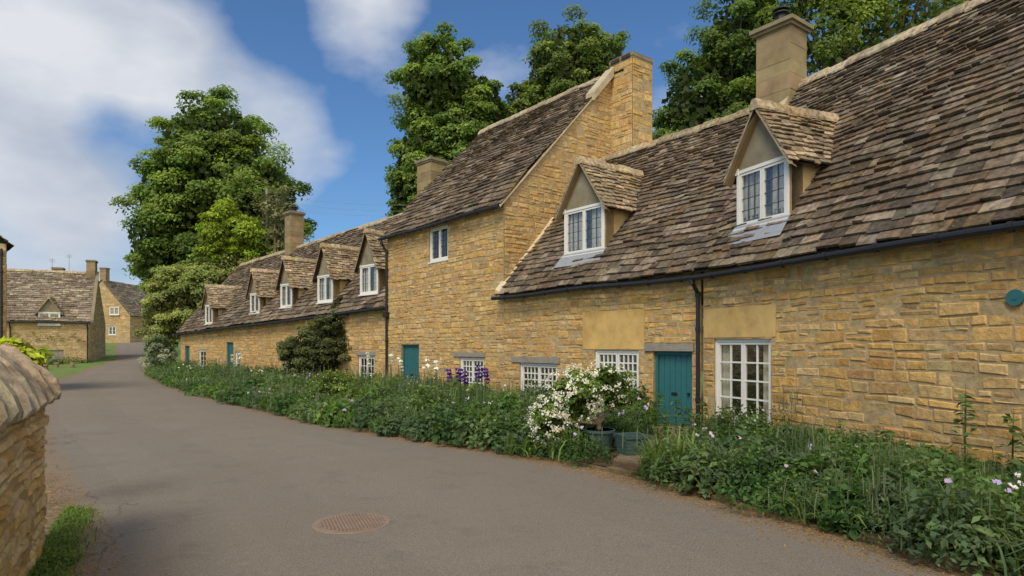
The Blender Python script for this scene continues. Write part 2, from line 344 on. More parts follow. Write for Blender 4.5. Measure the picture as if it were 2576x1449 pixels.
def chimney(h,O,u,n,a0,a1,b0,b1,z0,z1,cap=.1,capth=.12,render=False,pot=None):
    w=a1-a0;d=b1-b0
    if render:
        zz=z0
        while zz<z1-.02:
            hh=min(random.uniform(.28,.4),z1-zz)
            h.re.box(O,u,n,a0+random.uniform(-.006,.006),a1+random.uniform(-.006,.006),b0+random.uniform(-.006,.006),b1,zz+.003,zz+hh-.003,jit((.30,.225,.125),.16)); zz+=hh
        h.re.box(O,u,n,a0+.02,a1-.02,b0+.02,b1-.02,z0,z1,(.25,.2,.13))
    else:
        for (OO,uu,nn,L) in ((O+u*a0+n*b1,u,n,w),(O+u*a0+n*b0,u,-n,w),(O+u*a0+n*b0,n,-u,d),(O+u*a1+n*b0,n,u,d)):
            stone_wall(h.st,h.mo,OO,uu,nn,0,L,z0,z1,(),None,(.13,.27),(.2,.5),False)
    cc=(.27,.225,.15)
    h.re.box(O,u,n,a0-cap*.5,a1+cap*.5,b0-cap*.5,b1+cap*.5,z1,z1+capth*.7,cc)
    h.re.box(O,u,n,a0-cap,a1+cap,b0-cap,b1+cap,z1+capth*.7,z1+capth*1.6,cc)
    h.re.box(O,u,n,a0-cap*.3,a1+cap*.3,b0-cap*.3,b1+cap*.3,z1+capth*1.6,z1+capth*2.1,(.2,.18,.14))
    c=O+u*(a0+a1)/2+n*(b0+b1)/2+Z*(z1+capth*2)
    if pot:
        h.bk.cyl(c,c+Z*pot,.16,.13,14); h.bk.cyl(c+Z*pot,c+Z*(pot+.03),.2,.2,14); h.bk.cyl(c+Z*(pot+.09),c+Z*(pot+.13),.21,.16,14); 
        for i in range(4):
            o=V(math.cos(i*1.57)*.13,math.sin(i*1.57)*.13,0); h.bk.cyl(c+o+Z*pot,c+o+Z*(pot+.1),.012)

# ------------------------------------------------------------------ near cottage A
uA1=V(-.387,.922,0).normalized(); nA1=V(uA1.y,-uA1.x,0)
uA2=V(-.605,.796,0).normalized(); nA2=V(uA2.y,-uA2.x,0)
J=V(3.64,12.9,0)
H=House('stone_terrace_cottage')
OA1=V(3.87,13.0,0); OA2=V(3.84,13.05,0)
W1=(-1.80,-.32,.37,1.93); PN1=(-1.91,-.04,1.96,2.53)
stone_wall(H.st,H.mo,OA1,uA1,-nA1,-13,0,-.1,3.42,[W1,PN1],rh=(.10,.21),ln=(.17,.46))
W2=(1.66,3.05,.55,1.70);W3=(4.42,5.98,.1,1.33);L3=(4.30,6.34,1.345,1.50);DA=(.22,1.24,-.05,1.68);LA=(.16,1.46,1.69,1.85);PN2=(1.50,3.45,1.72,2.62)
stone_wall(H.st,H.mo,OA2,uA2,-nA2,0,6.74,-.1,3.42,[W2,W3,L3,DA,LA,PN2],rh=(.09,.2),ln=(.16,.42))
H.window(OA1,uA1,-nA1,*W1,2,2,4,curt=True,bar=.03)
H.window(OA2,uA2,-nA2,*W2,2,4,5,curt=False,bar=.03); H.window(OA2,uA2,-nA2,*W3,2,4,6,curt=False,bar=.03)
H.door(OA2,uA2,-nA2,*DA)
H.re.box(OA1,uA1,-nA1,*PN1[:2],-.01,.022,*PN1[2:],(.62,.42,.165)); H.re.box(OA2,uA2,-nA2,*PN2[:2],-.01,.02,*PN2[2:],(.62,.41,.15))
H.wo.box(OA2,uA2,-nA2,L3[0],L3[1],-.1,.05,L3[2],L3[3]); H.wo.box(OA2,uA2,-nA2,LA[0],LA[1],-.1,.06,LA[2],LA[3])
pitch1=(8.05-3.27)/4; pitch2=(7.72-3.25)/4
a=J+Z*3.27
E0=a+uA1*(-13); R0=a+uA1*(-13)+nA1*4+Z*4.78; 
tiles(H.sl,H.un,E0,a,R0,V(6.85,15.6,8.05),.225,.125,.34,.2,.04,.03)
E1=J+uA2*6.86+Z*3.25; R1=J+uA2*6.80+nA2*4+Z*7.72
tiles(H.sl,H.un,a,E1,V(6.85,15.6,7.8),R1,.225,.125,.34,.2,.038,.03)
ridge(H.sl,R0,V(6.85,15.6,8.05),nA1); ridge(H.sl,V(6.85,15.6,7.84),R1,nA2)
H.un.quad(R0,V(6.85,15.6,8.0),V(6.85,15.6,8.0)+nA1*4-Z*4.8,R0+nA1*4-Z*4.8,(.14,.11,.09)); H.un.quad(V(6.85,15.6,7.7),R1,R1+nA2*4-Z*4.5,V(6.85,15.6,7.7)+nA2*4-Z*4.5,(.14,.11,.09))
oe=OA1+uA1*(-13)
stone_wall(H.st,H.mo,oe,nA1,-uA1,0,7.6,-.1,8,(),lambda x:3.3+(x*1.2 if x<3.9 else (7.6-x)*1.25))
# party verge between the two roofs
Sm=J.lerp(V(6.85,15.6,0),.60)+Z*(3.27+.60*4.7)
T=V(6.85,15.6,8.22); d=(T-Sm); sd=uA1
for i in range(7):
    p=Sm+d*(i/7+.004)+Z*.03; q=Sm+d*((i+1)/7-.004)+Z*.03; H.re.hexa([p-sd*.14-Z*.15,p+sd*.14-Z*.3,q+sd*.14-Z*.3,q-sd*.14-Z*.15,p-sd*.14+Z*.1,p+sd*.14+Z*.08,q+sd*.14+Z*.08,q-sd*.14+Z*.1],jit((.5,.43,.3),.12))
# flaunching where roof meets tall gable
p0=J+uA2*6.72+Z*3.30; p1=J+uA2*6.72+nA2*2.1+Z*(3.30+2.1*pitch2)
for i in range(16):
    p=p0.lerp(p1,i/16); q=p0.lerp(p1,(i+1)/16); w=.09+.03*math.sin(i*2.3)
    H.re.hexa([p-uA2*w-Z*.05,p+uA2*.1-Z*.05,q+uA2*.1-Z*.05,q-uA2*w-Z*.05,p-uA2*w+Z*.03,p+uA2*.09+Z*.1,q+uA2*.09+Z*.1,q-uA2*w+Z*.03],(.6,.5,.34))
H.dormer(J,uA1,nA1,3.27,0,pitch1,-1.83,-.53,.66,5.26,6.24)
H.dormer(J,uA2,nA2,3.25,0,pitch2,3.24,4.72,.8,5.42,6.5)
chimney(H,J,uA2,nA2,0,.88,3.62,4.35,6.9,9.35,.12,.1,render=True,pot=.3)
GO=-nA1*.06-Z*.09
H.gutter(J+uA1*(-13)+GO+Z*3.27,J+GO+Z*3.26); H.gutter(J+GO+Z*3.26,E1-nA2*.06-Z*.1)
pj=J-uA2*.02
wp=OA2+uA2*.02-nA2*.09
H.pipe([pj-nA1*.06+Z*3.2,pj-nA1*.06+Z*3.08,wp+Z*2.85,wp+Z*.0])
pc=OA1+uA1*(-5.7)-nA1*.03+Z*2.38
pl=MB(); pl.cyl(pc,pc-nA1*.025,.098,.098,28); pl.cyl(pc-nA1*.025,pc-nA1*.032,.03,.03,16); pl.obj('round_plaque',M_TEAL,H.e)
H.done()

# ------------------------------------------------------------------ tall cottage B
uB=V(-.6187,.7857,0).normalized(); nB=V(uB.y,-uB.x,0); C1=V(-.226,18.4,0)
H=House('tall_stone_cottage')
W4=(.99,2.27,.4,1.44);L4=(.89,2.59,1.465,1.59);DB=(4.8,6.05,-.05,1.85);WB=(2.95,4.12,4.6,5.72)
stone_wall(H.st,H.mo,C1,uB,-nB,.0,7.13,-.1,6.0,[W4,L4,DB,WB],rh=(.09,.2),ln=(.17,.46))
H.window(C1,uB,-nB,*W4,2,3,5,curt=False,bar=.03); H.window(C1,uB,-nB,*WB,2,3,5,lead=True,curt=False,bar=.02); H.door(C1,uB,-nB,*DB)
H.wo.box(C1,uB,-nB,L4[0],L4[1],-.1,.045,L4[2],L4[3])
pb=1.06
tp=lambda x: 5.98+x*pb if x<4.4 else 5.98+(8.8-x)*pb
stone_wall(H.st,H.mo,C1,nB,-uB,0,8.8,2.5,10.7,(),tp,(.09,.19),(.18,.45),False)
stone_wall(H.st,H.mo,C1+uB*7.13,nB,uB,0,8.8,0,10.7,(),tp,(.15,.25),(.3,.6),False)
OB=C1-nB*.22
E0=OB+uB*(-.1)+Z*5.83;E1=OB+uB*7.3+Z*5.83;R0=OB+uB*(-.08)+nB*4.6+Z*(5.83+4.6*pb);R1=OB+uB*7.3+nB*4.6+Z*(5.83+4.6*pb)
tiles(H.sl,H.un,E0,E1,R0,R1,.24,.15,.36,.24,.04,.035)
H.un.quad(R0,R1,R1+nB*4.6-Z*4.8,R0+nB*4.6-Z*4.8,(.14,.11,.09)); ridge(H.sl,R0+uB*.5,R1,nB)
for i in range(18):
    p=E0.lerp(R0,i/18)-Z*.06; q=E0.lerp(R0,(i+1)/18)-Z*.06; H.re.hexa([p-Z*.06,p+uB*.1-Z*.06,q+uB*.1-Z*.06,q-Z*.06,p,p+uB*.1,q+uB*.1,q],(.56,.46,.31))
p=E0.lerp(R0,.80)+Z*.06;q=R0+Z*.08
H.re.hexa([p-uB*.1-Z*.2,p+uB*.28-Z*.1,q+uB*.28-Z*.1,q-uB*.1-Z*.2,p-uB*.1+Z*.05,p+uB*.28+Z*.08,q+uB*.28+Z*.1,q-uB*.1+Z*.1],(.50,.43,.30))
tiles(H.sl,H.un,R0+nB*1.2-uB*.75-Z*1.35,R0+nB*1.2+uB*.1-Z*1.35,R0-uB*.5+Z*.0,R0+uB*.1,.16,.13,.24,.2,.03,.0)
chimney(H,C1,uB,nB,-.92,.03,4.42,5.38,6.8,10.95,.03,.1)
for x in (0,1):
    H.dk.box(C1,uB,nB,-.86+x*.46,-.5+x*.46,4.36,4.381,11.0,11.1)  # dark plates on the stack stand in for shaded openings
H.le.box(C1,uB,nB,-1.0,.05,4.3,5.4,7.55,7.72)
H.gutter(E0-nB*.06-Z*.09,E1-nB*.06-Z*.09)
wq=C1+uB*7.05-nB*.09
H.pipe([E1-uB*.22-nB*.06-Z*.12,E1-uB*.22-nB*.06-Z*.25,wq+Z*5.3,wq+Z*0])
H.bk.box(wq,uB,nB,-.12,.12,-.1,.1,2.85,3.05)
H.done()

# ------------------------------------------------------------------ far row C
uC=V(-.6956,.7184,0).normalized(); nC=V(uC.y,-uC.x,0)
H=House('dormered_stone_cottage_row'); OC=V(-4.42,24.21,0); EC=V(-4.64,24.0,0)
ops=[(1.39,2.57,.0,1.4),(15.7,16.7,-.05,2.0),(22.9,23.75,-.05,1.8),(20.0,21.2,.25,1.56),(14.78,15.44,.2,1.47),(8.3,9.4,.3,1.4)]
lint=[(1.3,2.7,1.42,1.56)]
top=lambda x:3.38-.028*x
stone_wall(H.st,H.mo,OC,uC,-nC,-.2,12,-.1,3.08,[o for o in ops if o[0]<12]+lint,None,(.1,.2),(.18,.45))
stone_wall(H.st,H.mo,OC,uC,-nC,12,24.6,-.1,2.68,[o for o in ops if o[0]>12],None,(.1,.2),(.18,.45))
stone_wall(H.st,H.mo,OC+Z*0,uC,-nC,-.2,12,3.08,3.5,(),top,(.1,.2),(.18,.5),False); stone_wall(H.st,H.mo,OC,uC,-nC,12,24.6,2.68,3.1,(),top,(.1,.2),(.18,.5),False)
for o,cc in ((ops[0],3),(ops[3],2),(ops[4],2),(ops[5],3)): H.window(OC,uC,-nC,*o,2 if cc==3 else 1,2,4,curt=False)
H.door(OC,uC,-nC,*ops[1]);H.door(OC,uC,-nC,*ops[2])
H.wo.box(OC,uC,-nC,1.3,2.7,-.1,.045,1.42,1.56)
pc_=1.22;zr=4.8
E0=EC+uC*(-.1)+Z*3.3;E1=EC+uC*24.75+Z*(3.3-.028*24.75);R0=E0+nC*3.93+Z*zr;R1=EC+uC*24.0+nC*3.93+Z*(3.3-.028*24+zr-.1)
tiles(H.sl,H.un,E0,E1,R0,R1,.25,.15,.4,.26,.04,.03); ridge(H.sl,R0,R1,nC)
H.un.quad(R0,R1,R1+nC*3.9-Z*4.8,R0+nC*3.9-Z*4.8,(.14,.11,.09))
stone_wall(H.st,H.mo,OC+uC*24.6,nC,uC,0,7.6,-.1,7.5,(),lambda x:2.65+(x*1.22 if x<3.8 else (7.6-x)*1.22),(.15,.25),(.3,.6),False)
for (a0,a1,tf,ze,za) in ((1.38,2.72,.5,5.1,6.35),(4.89,6.25,.45,4.95,6.18),(8.91,10.14,.5,4.85,6.0),(12.56,13.74,.46,4.6,5.72),(18.7,19.85,.25,4.26,5.3)):
    H.dormer(EC,uC,nC,3.3,-.028,pc_,a0,a1,tf,ze,za,cols=2,rows=3,far=True)
chimney(H,EC,uC,nC,2.0,3.0,3.5,4.3,7.2,9.8,.08,.1,render=True)
chimney(H,EC,uC,nC,15.5,16.3,3.5,4.3,6.5,9.5,.1,.1,render=True,pot=.2)
H.gutter(E0-nC*.06-Z*.09,E1-nC*.06-Z*.09)
H.done()

# ------------------------------------------------------------------ far left cottages
PALE=[(.56,.42,.22),(.52,.38,.19),(.6,.46,.27),(.46,.35,.2)]
X=V(1,0,0);Yv=V(0,1,0)
LT=[(.27,.225,.17),(.22,.185,.145),(.32,.275,.215),(.19,.155,.12)]
H=House('stone_cottage')
uL=V(.92,.39,0).normalized(); nL=V(-uL.y,uL.x,0)
O=V(-31.5,48,0)-uL*11.2; O.z=.45
opsL=[(7.75,9.6,.1,1.05),(4.3,5.1,1.2,2.3),(5.6,5.9,1.3,2.2)]
stone_wall(H.st,H.mo,O,uL,-nL,0,11.2,-.5,3.25,opsL,None,(.12,.22),(.2,.5),True,PALE)
for i in range(5): H.wo.box(O,uL,-nL,7.77+i*.366,8.12+i*.366,-.12,-.06,.11,1.04)
for o in opsL[1:]: H.dk.box(O,uL,-nL,o[0],o[1],-.2,-.1,o[2],o[3])
E0=O-uL*.2-nL*.25+Z*3.15;E1=O+uL*11.3-nL*.25+Z*3.15;R0=E0+nL*3.3+Z*3.95;R1=E1+nL*3.3+Z*3.95-uL*.2
tiles(H.sl,H.un,E0,E1,R0,R1,.25,.16,.4,.28,.04,.03,pal=LT); ridge(H.sl,R0,R1,nL); H.un.quad(R0,R1,R1+nL*3.3-Z*4,R0+nL*3.3-Z*4,(.2,.17,.13))
stone_wall(H.st,H.mo,O+uL*11.2,nL,uL,0,6.2,-.5,7.2,(),lambda x:3.2+(x*1.2 if x<3.1 else (6.2-x)*1.2),(.15,.25),(.3,.6),False,PALE)
for i in range(12):
    p=E1.lerp(R1,i/12)+Z*.06;q=E1.lerp(R1,(i+1)/12)+Z*.06;H.re.hexa([p-Z*.12,p+uL*.2-Z*.12,q+uL*.2-Z*.12,q-Z*.12,p+Z*.05,p+uL*.2+Z*.05,q+uL*.2+Z*.05,q+Z*.05],(.26,.21,.15))
H.dormer(O-nL*.25,uL,nL,3.15,0,1.2,8.05,9.4,.22,3.85,4.8,zb=2.85,far=True)
H.st.box(O,uL,-nL,8.05,9.4,.0,.04,2.6,2.85,(.4,.3,.16))
chimney(H,O,uL,nL,10.5,11.1,2.7,3.5,6.2,7.9,.06,.08,render=True)
chimney(H,O,uL,nL,8.2,8.9,3.0,3.6,6.5,7.25,.06,.08,render=True)
H.gutter(E0-nL*.06-Z*.09,E1-nL*.06-Z*.09); 
for a in (6.4,11.1): H.pipe([O+uL*a-nL*.3+Z*3.05,O+uL*a-nL*.3+Z*2.95,O+uL*a-nL*.1+Z*2.7,O+uL*a-nL*.1-Z*.3])
for a,hh in ((9.3,1.3),(8.2,.9)):
    pp=O+uL*a+nL*3.1
    H.lb.cyl(pp+Z*7,pp+Z*(7.2+hh),.012,n=5)
    for k in range(3): H.lb.box(pp,uL,nL,-.2,.2,-.008,.008,7.1+hh-k*.09,7.112+hh-k*.09)
OL=O.copy(); H.done()
H=House('gabled_stone_house'); gz=g(74)-.1; O=V(-50.4,74,gz)
gt=lambda x: 3.4+(x*1.2 if x<3.25 else (6.5-x)*1.2)
stone_wall(H.st,H.mo,O,X,-Yv,0,6.5,0,3.4,[(4.0,4.9,1.0,2.0)],None,(.16,.28),(.3,.6),True,PALE)
stone_wall(H.st,H.mo,O,X,-Yv,0,6.5,3.4,7.4,(),gt,(.16,.28),(.3,.6),False,PALE)
H.window(O+Yv*.0,X,-Yv,4.2,5.3,3.3,4.2,2,1,2,dep=.05,curt=False); H.window(O,X,-Yv,4.0,4.9,1.0,2.0,2,1,2,curt=False)
stone_wall(H.st,H.mo,O+X*6.5,Yv,X,0,9,0,3.5,(),None,(.2,.3),(.4,.7),False,PALE)
for sg in (-1,1):
    e0=O+X*(3.25+sg*3.45)-Yv*.1+Z*3.2; e1=e0+Yv*9.2; r0=O+X*3.25-Yv*.1+Z*7.35; r1=r0+Yv*9.2
    tiles(H.sl,H.un,e0,e1,r0,r1,.3,.2,.5,.4,.04,.02,pal=LT)
chimney(H,O,X,Yv,2.9,3.6,0.2,.9,6.8,8.6,.06,.08,render=True)
H.done()
# building beside the lane on the left (only its corner is seen)
H=House('stone_outbuilding'); O=V(-18.85,24,0)
stone_wall(H.st,H.mo,O,-nC,-uC,0,6,-.1,5.6,(),None,(.14,.24),(.25,.5),False,PALE)
stone_wall(H.st,H.mo,O,uC,nC,0,5,-.1,5.6,(),None,(.14,.24),(.25,.5),False,PALE)
q0=O+nC*.2-uC*.15+Z*5.5; q1=q0+uC*5.3; 
tiles(H.sl,H.un,q0,q1,q0-nC*2.8+Z*2.2,q1-nC*2.8+Z*2.2,.25,.18,.4,.3)
H.pipe([O-nC*.15-uC*.1+Z*5.4,O-nC*.15-uC*.1+Z*5.2,O-nC*.15-uC*.08]); H.done()

# ------------------------------------------------------------------ foreground boundary wall
e=empty('stone_boundary_wall'); st=MB();mo=MB();cp=MB()
uW=V(-.4827,.8757,0).normalized(); nW=V(uW.y,-uW.x,0); OW=V(-4.15,5.7,0)
WP=[(.74,.52,.22),(.70,.47,.18),(.78,.58,.29),(.66,.50,.28),(.60,.40,.17),(.74,.56,.32)]
stone_wall(st,mo,OW,uW,nW,-9,0,-.1,1.34,(),None,(.055,.13),(.13,.34),False,WP,proud=.035)
stone_wall(st,mo,OW,-nW,uW,0,.55,-.1,1.34,(),None,(.07,.13),(.13,.3),False,WP)
stone_wall(st,mo,OW-nW*.55,uW,-nW,-9,0,-.1,1.34,(),None,(.09,.15),(.2,.4),False)
P=lambda a,b,z:OW+uW*a+nW*b+Z*z
a=-9
while a<.05:
    l=random.uniform(.35,.7); a1=min(a+l,.08); 
    if a1-a<.1: break
    c=jit((.52,.43,.29),.14); na=6; prof=[(.12,1.33),(.13,1.37),(.085,1.45),(.0,1.57),(-.10,1.68),(-.2,1.76),(-.275,1.785),(-.35,1.76),(-.45,1.66),(-.56,1.53),(-.66,1.38),(-.66,1.33)]
    dz=random.uniform(-.025,.025); vs=[];fs=[]
    for i in range(na+1):
        t=a+.008+(a1-a-.016)*i/na; sh=.02 if i in (0,na) else 0
        for (bb,z) in prof:
            k=.022*math.sin(t*13+bb*17)+.018*math.sin(t*29+z*31)+random.uniform(-.008,.008)
            s_=1 if z>1.34 else 0
            vs.append(P(t+random.uniform(-.01,.01)*(0<i<na),bb+k*.5-(sh if bb>-.275 else -sh),z+s_*(k+dz-sh)))
    m_=len(prof)
    for i in range(na):
        for j in range(m_-1): fs.append((i*m_+j,(i+1)*m_+j,(i+1)*m_+j+1,i*m_+j+1))
    fs.append(tuple(range(m_))); fs.append(tuple(na*m_+j for j in range(m_))[::-1])
    cp.add(vs,fs,c); a=a1
st.obj('wall_stones',M_STONE,e);mo.obj('wall_mortar',M_MORTAR,e)
M_COPE=colmat('weathered_coping',ns=7,vlo=.5,vhi=1.35,spots=(.26,.2,.13),spotscale=14,spotlo=.56,bs=1.0,bd=.05,bscale=12,big=(.7,.62,.55),bigscale=3)
cp.obj('coping_stones',M_COPE,e)

# ------------------------------------------------------------------ ground, road, bed
XR=[(-12,12.6),(5.2,3.57),(9.1,1.47),(10.06,.7),(11,-.45),(12.7,-2.25),(16.7,-6.05),(23.3,-11.3),(30.7,-16.6),(38.9,-21.9),(51.7,-28.5),(73,-40.9),(85,-48.4),(120,-70)]
XL=[(-12,5.6),(0,-.7),(5.04,-3.35),(6.94,-4.85),(9.4,-6.9),(15.3,-11.6),(30.7,-22.2),(38,-26.2),(43.3,-28.6),(49.8,-30.6),(67,-41.3),(82,-50.5),(120,-74)]
WX=[(-12,14.4),(0,9.3),(13.0,3.87),(18.4,-.226),(24,-4.64),(24.2,-4.42),(41.9,-21.5)]
ip=lambda T,y: float(np.interp(y,[a for a,b in T],[b for a,b in T]))
def sm(T,y): return sum(ip(T,y+d)*w for d,w in ((-.9,.2),(-.4,.2),(0,.2),(.4,.2),(.9,.2)))
xr=lambda y: sm(XR,y); xl=lambda y: sm(XL,y)
ys=[-80,-40]+[y*1.0 for y in range(-12,121)]+[160,300,700,2000]
gm=MB(); xs=[-2500,-800,-300,-120,-60,-30,0,30,60,120,300,800,2500]
for a,b_ in zip(ys,ys[1:]):
    for c,d in zip(xs,xs[1:]): gm.quad((c,a,g(a)),(d,a,g(a)),(d,b_,g(b_)),(c,b_,g(b_)))
m,nt,b=newmat('grass_ground'); c=co(nt)
cl=mix(nt,ramp(nt,noise(nt,c,.8),[(.35,0.),(.65,1.)]),(.11,.18,.035),(.17,.25,.05)); cl=mix(nt,ramp(nt,noise(nt,c,14),[(.4,0.),(.62,.6)]),cl,(.08,.12,.03))
nt.links.new(cl,b.inputs['Base Color']); b.inputs['Roughness'].default_value=.95; bump(nt,b,noise(nt,c,40,8),.8,.04)
gm.obj('ground',m)
rd=MB(); fr_=[0,.012,.03,.06,.12,.25,.4,.6,.75,.86,.92,.955,.98,.992,1]; yy=[y*.5 for y in range(-24,241)]
for a,b_ in zip(yy,yy[1:]):
    for f0,f1 in zip(fr_,fr_[1:]):
        q=[]
        for (y,f) in ((a,f0),(a,f1),(b_,f1),(b_,f0)):
            l=xl(y);r=xr(y); q.append((l+(r-l)*f,y,g(y)+.012))
        w=(xr(a)-xl(a)); fm=(f0+f1)/2; ed=min(fm,1-fm)*w
        k=max(0,1-ed/.7); rd.add(q,[(0,1,2,3)],(k,fm,0))
m,nt,b=newmat('worn_asphalt'); c=co(nt)
at=N(nt,'ShaderNodeVertexColor',layer_name='Col').outputs['Color']; sp=N(nt,'ShaderNodeSeparateColor'); nt.links.new(at,sp.inputs[0])
# faint wheel-worn tone running along the carriageway (follows the lane through the across-road coordinate)
base=mix(nt,ramp(nt,sp.outputs[1],[(.0,0.),(.22,.75),(.38,.2),(.55,.85),(.78,.3),(1.,0.)]),(.195,.170,.140),(.255,.225,.185))
base=mix(nt,ramp(nt,noise(nt,c,.4,6,.65),[(.36,0.),(.62,.75)]),base,(.205,.175,.138))
base=mix(nt,ramp(nt,noise(nt,c,70,3,.8),[(.40,.6),(.56,0.)]),base,(.085,.074,.063))
base=mix(nt,ramp(nt,noise(nt,c,110,3,.8),[(.55,0.),(.68,.55)]),base,(.44,.39,.32))
base=mix(nt,ramp(nt,noise(nt,c,1.5,9,.75),[(.54,0.),(.7,.42)]),base,(.11,.095,.08))
base=mix(nt,ramp(nt,noise(nt,c,8,6,.7),[(.6,0.),(.72,.35)]),base,(.30,.27,.22))
wn=N(nt,'ShaderNodeTexNoise'); wn.inputs['Scale'].default_value=1.5; wn.inputs['Detail'].default_value=6; nt.links.new(c,wn.inputs['Vector'])
wa=N(nt,'ShaderNodeVectorMath',operation='ADD'); ws=N(nt,'ShaderNodeVectorMath',operation='SCALE'); ws.inputs[3].default_value=.8; nt.links.new(wn.outputs['Color'],ws.inputs[0]); nt.links.new(c,wa.inputs[0]); nt.links.new(ws.outputs[0],wa.inputs[1])
vo=N(nt,'ShaderNodeTexVoronoi',feature='DISTANCE_TO_EDGE'); vo.inputs['Scale'].default_value=.5; nt.links.new(wa.outputs[0],vo.inputs['Vector'])
ck=N(nt,'ShaderNodeMath',operation='MULTIPLY'); nt.links.new(ramp(nt,vo.outputs['Distance'],[(0.,.8),(.009,0.)]),ck.inputs[0]); nt.links.new(ramp(nt,sp.outputs[1],[(.03,.9),(.22,0.)]),ck.inputs[1])
base=mix(nt,ck.outputs[0],base,(.05,.042,.035))
lit=mix(nt,noise(nt,c,35,4),(.17,.10,.045),(.34,.22,.11))
mu=N(nt,'ShaderNodeMath',operation='MULTIPLY'); nt.links.new(sp.outputs[0],mu.inputs[0]); nt.links.new(ramp(nt,noise(nt,c,7,8,.8),[(.42,.0),(.58,1.)]),mu.inputs[1])
cl_=N(nt,'ShaderNodeClamp'); nt.links.new(mu.outputs[0],cl_.inputs[0])
base=mix(nt,cl_.outputs[0],base,lit)
nt.links.new(base,b.inputs['Base Color']); b.inputs['Roughness'].default_value=.85; b.inputs['Specular IOR Level'].default_value=.15; bump(nt,b,noise(nt,c,70,4),.8,.014)
rd.obj('road',m)
vs=MB()
wl=lambda y: -4.15-.551*(y-5.7)
for a,b_ in zip(yy,yy[1:]):
    if b_>34: break
    e_=lambda y: min(wl(y)-.6,xl(y)-.7)-(0 if y<8 else .9)
    vs.quad((e_(a),a,.006),(xl(a)+.1,a,.006),(xl(b_)+.1,b_,.006),(e_(b_),b_,.006),(.23,.165,.10))
vs.obj('verge_soil',M_SOIL)
bd=MB()
for a,b_ in zip(yy,yy[1:]):
    if b_>42 or a<-12: continue
    bd.quad((xr(a)+.05,a,g(a)+.07),(ip(WX,a)+.3,a,g(a)+.1),(ip(WX,b_)+.3,b_,g(b_)+.1),(xr(b_)+.05,b_,g(b_)+.07),(.09,.06,.035))
bd.obj('flower_bed_soil',M_SOIL)
kb=MB(); y=-6
while y<42:
    l=random.uniform(.25,.5); p=V(xr(y)-.02,y,g(y)); q=V(xr(y+l)-.02,y+l,g(y+l)); d=(q-p); L=d.length; d.normalize(); s=V(d.y,-d.x,0); hh=random.uniform(.03,.085)
    kb.box(p,d,s,.01,L-.01,random.uniform(-.04,.02),.13,-.02,hh,jit((.22,.165,.10),.35)); y+=l*abs(d.y)
kb.obj('stone_kerb',M_STONE)
pm=MB(); 
for i in range(6):
    p=OA2+uA2*.73-nA2*.05; q=V(1.9,9.4,0); a_=p.lerp(q,i/6+.01);b2=p.lerp(q,(i+1)/6-.01); d=(b2-a_); s=V(-d.y,d.x,0).normalized()*.42
    pm.hexa([a_-s+Z*.02,a_+s+Z*.02,b2+s+Z*.02,b2-s+Z*.02,a_-s+Z*.115,a_+s+Z*.115,b2+s+Z*.115,b2-s+Z*.115],jit((.27,.22,.15),.2))
pm.obj('stone_path',M_STONE)
mh=MB(); c0=V(-1.62,6.5,.012)
mh.cyl(c0+Z*.001,c0+Z*.006,.385,.38,48); mh.cyl(c0+Z*.006,c0+Z*.010,.34,.34,48)
for i in range(-9,10):
    for j in range(-7,8):
        x=i*.036*1.0+(j%2)*.018;yv=j*.044
        if math.hypot(x,yv)<.315: mh.box(c0+V(x,yv,0),X,Yv,-.014,.014,-.017,.017,.010,.018)
o=mh.obj('manhole_cover',M_RUST)

# ------------------------------------------------------------------ planters
def trough(mb,o,d,L,W,Ht):
    n_=V(d.y,-d.x,0); a=.05
    P=lambda x,y,z,k: o+d*(x*(L/2+k))+n_*(y*(W/2+k))+Z*z
    outer=[P(x,y,0,-a) for x,y in ((-1,-1),(1,-1),(1,1),(-1,1))]+[P(x,y,Ht,0) for x,y in ((-1,-1),(1,-1),(1,1),(-1,1))]
    inner=[P(x,y,Ht,-.03) for x,y in ((-1,-1),(1,-1),(1,1),(-1,1))]+[P(x,y,Ht-.06,-.03) for x,y in ((-1,-1),(1,-1),(1,1),(-1,1))]
    mb.add(outer+inner,[(0,3,2,1),(0,1,5,4),(1,2,6,5),(2,3,7,6),(3,0,4,7),(4,5,9,8),(5,6,10,9),(6,7,11,10),(7,4,8,11),(8,9,13,12),(9,10,14,13),(10,11,15,14),(11,8,12,15),(12,13,14,15)])
    mb.box(o,d,n_,-L/2-.015,L/2+.015,-W/2-.015,-W/2+.005,Ht-.05,Ht+.005); mb.box(o,d,n_,-L/2-.015,L/2+.015,W/2-.005,W/2+.015,Ht-.05,Ht+.005)
    for sy in (-1,1):
        c=o+n_*(sy*(W/2+.012))+Z*(Ht*.6)
        k=14
        for i in range(k):
            a0=2*math.pi*i/k;a1=2*math.pi*(i+1)/k; mb.cyl(c+d*(.05*math.cos(a0))+Z*.06*math.sin(a0),c+d*(.05*math.cos(a1))+Z*.06*math.sin(a1),.009,n=6)
tr=MB(); trough(tr,V(1.87,10.05,.02),V(.93,.37,0).normalized(),.42,.34,.40); tr.obj('planter_trough',M_TROUGH)
tr=MB(); tr.cyl(V(1.4,10.35,.02),V(1.4,10.35,.46),.17,.24,20); tr.cyl(V(1.4,10.35,.42),V(1.4,10.35,.46),.26,.26,20); tr.obj('planter_tub',M_TROUGH)

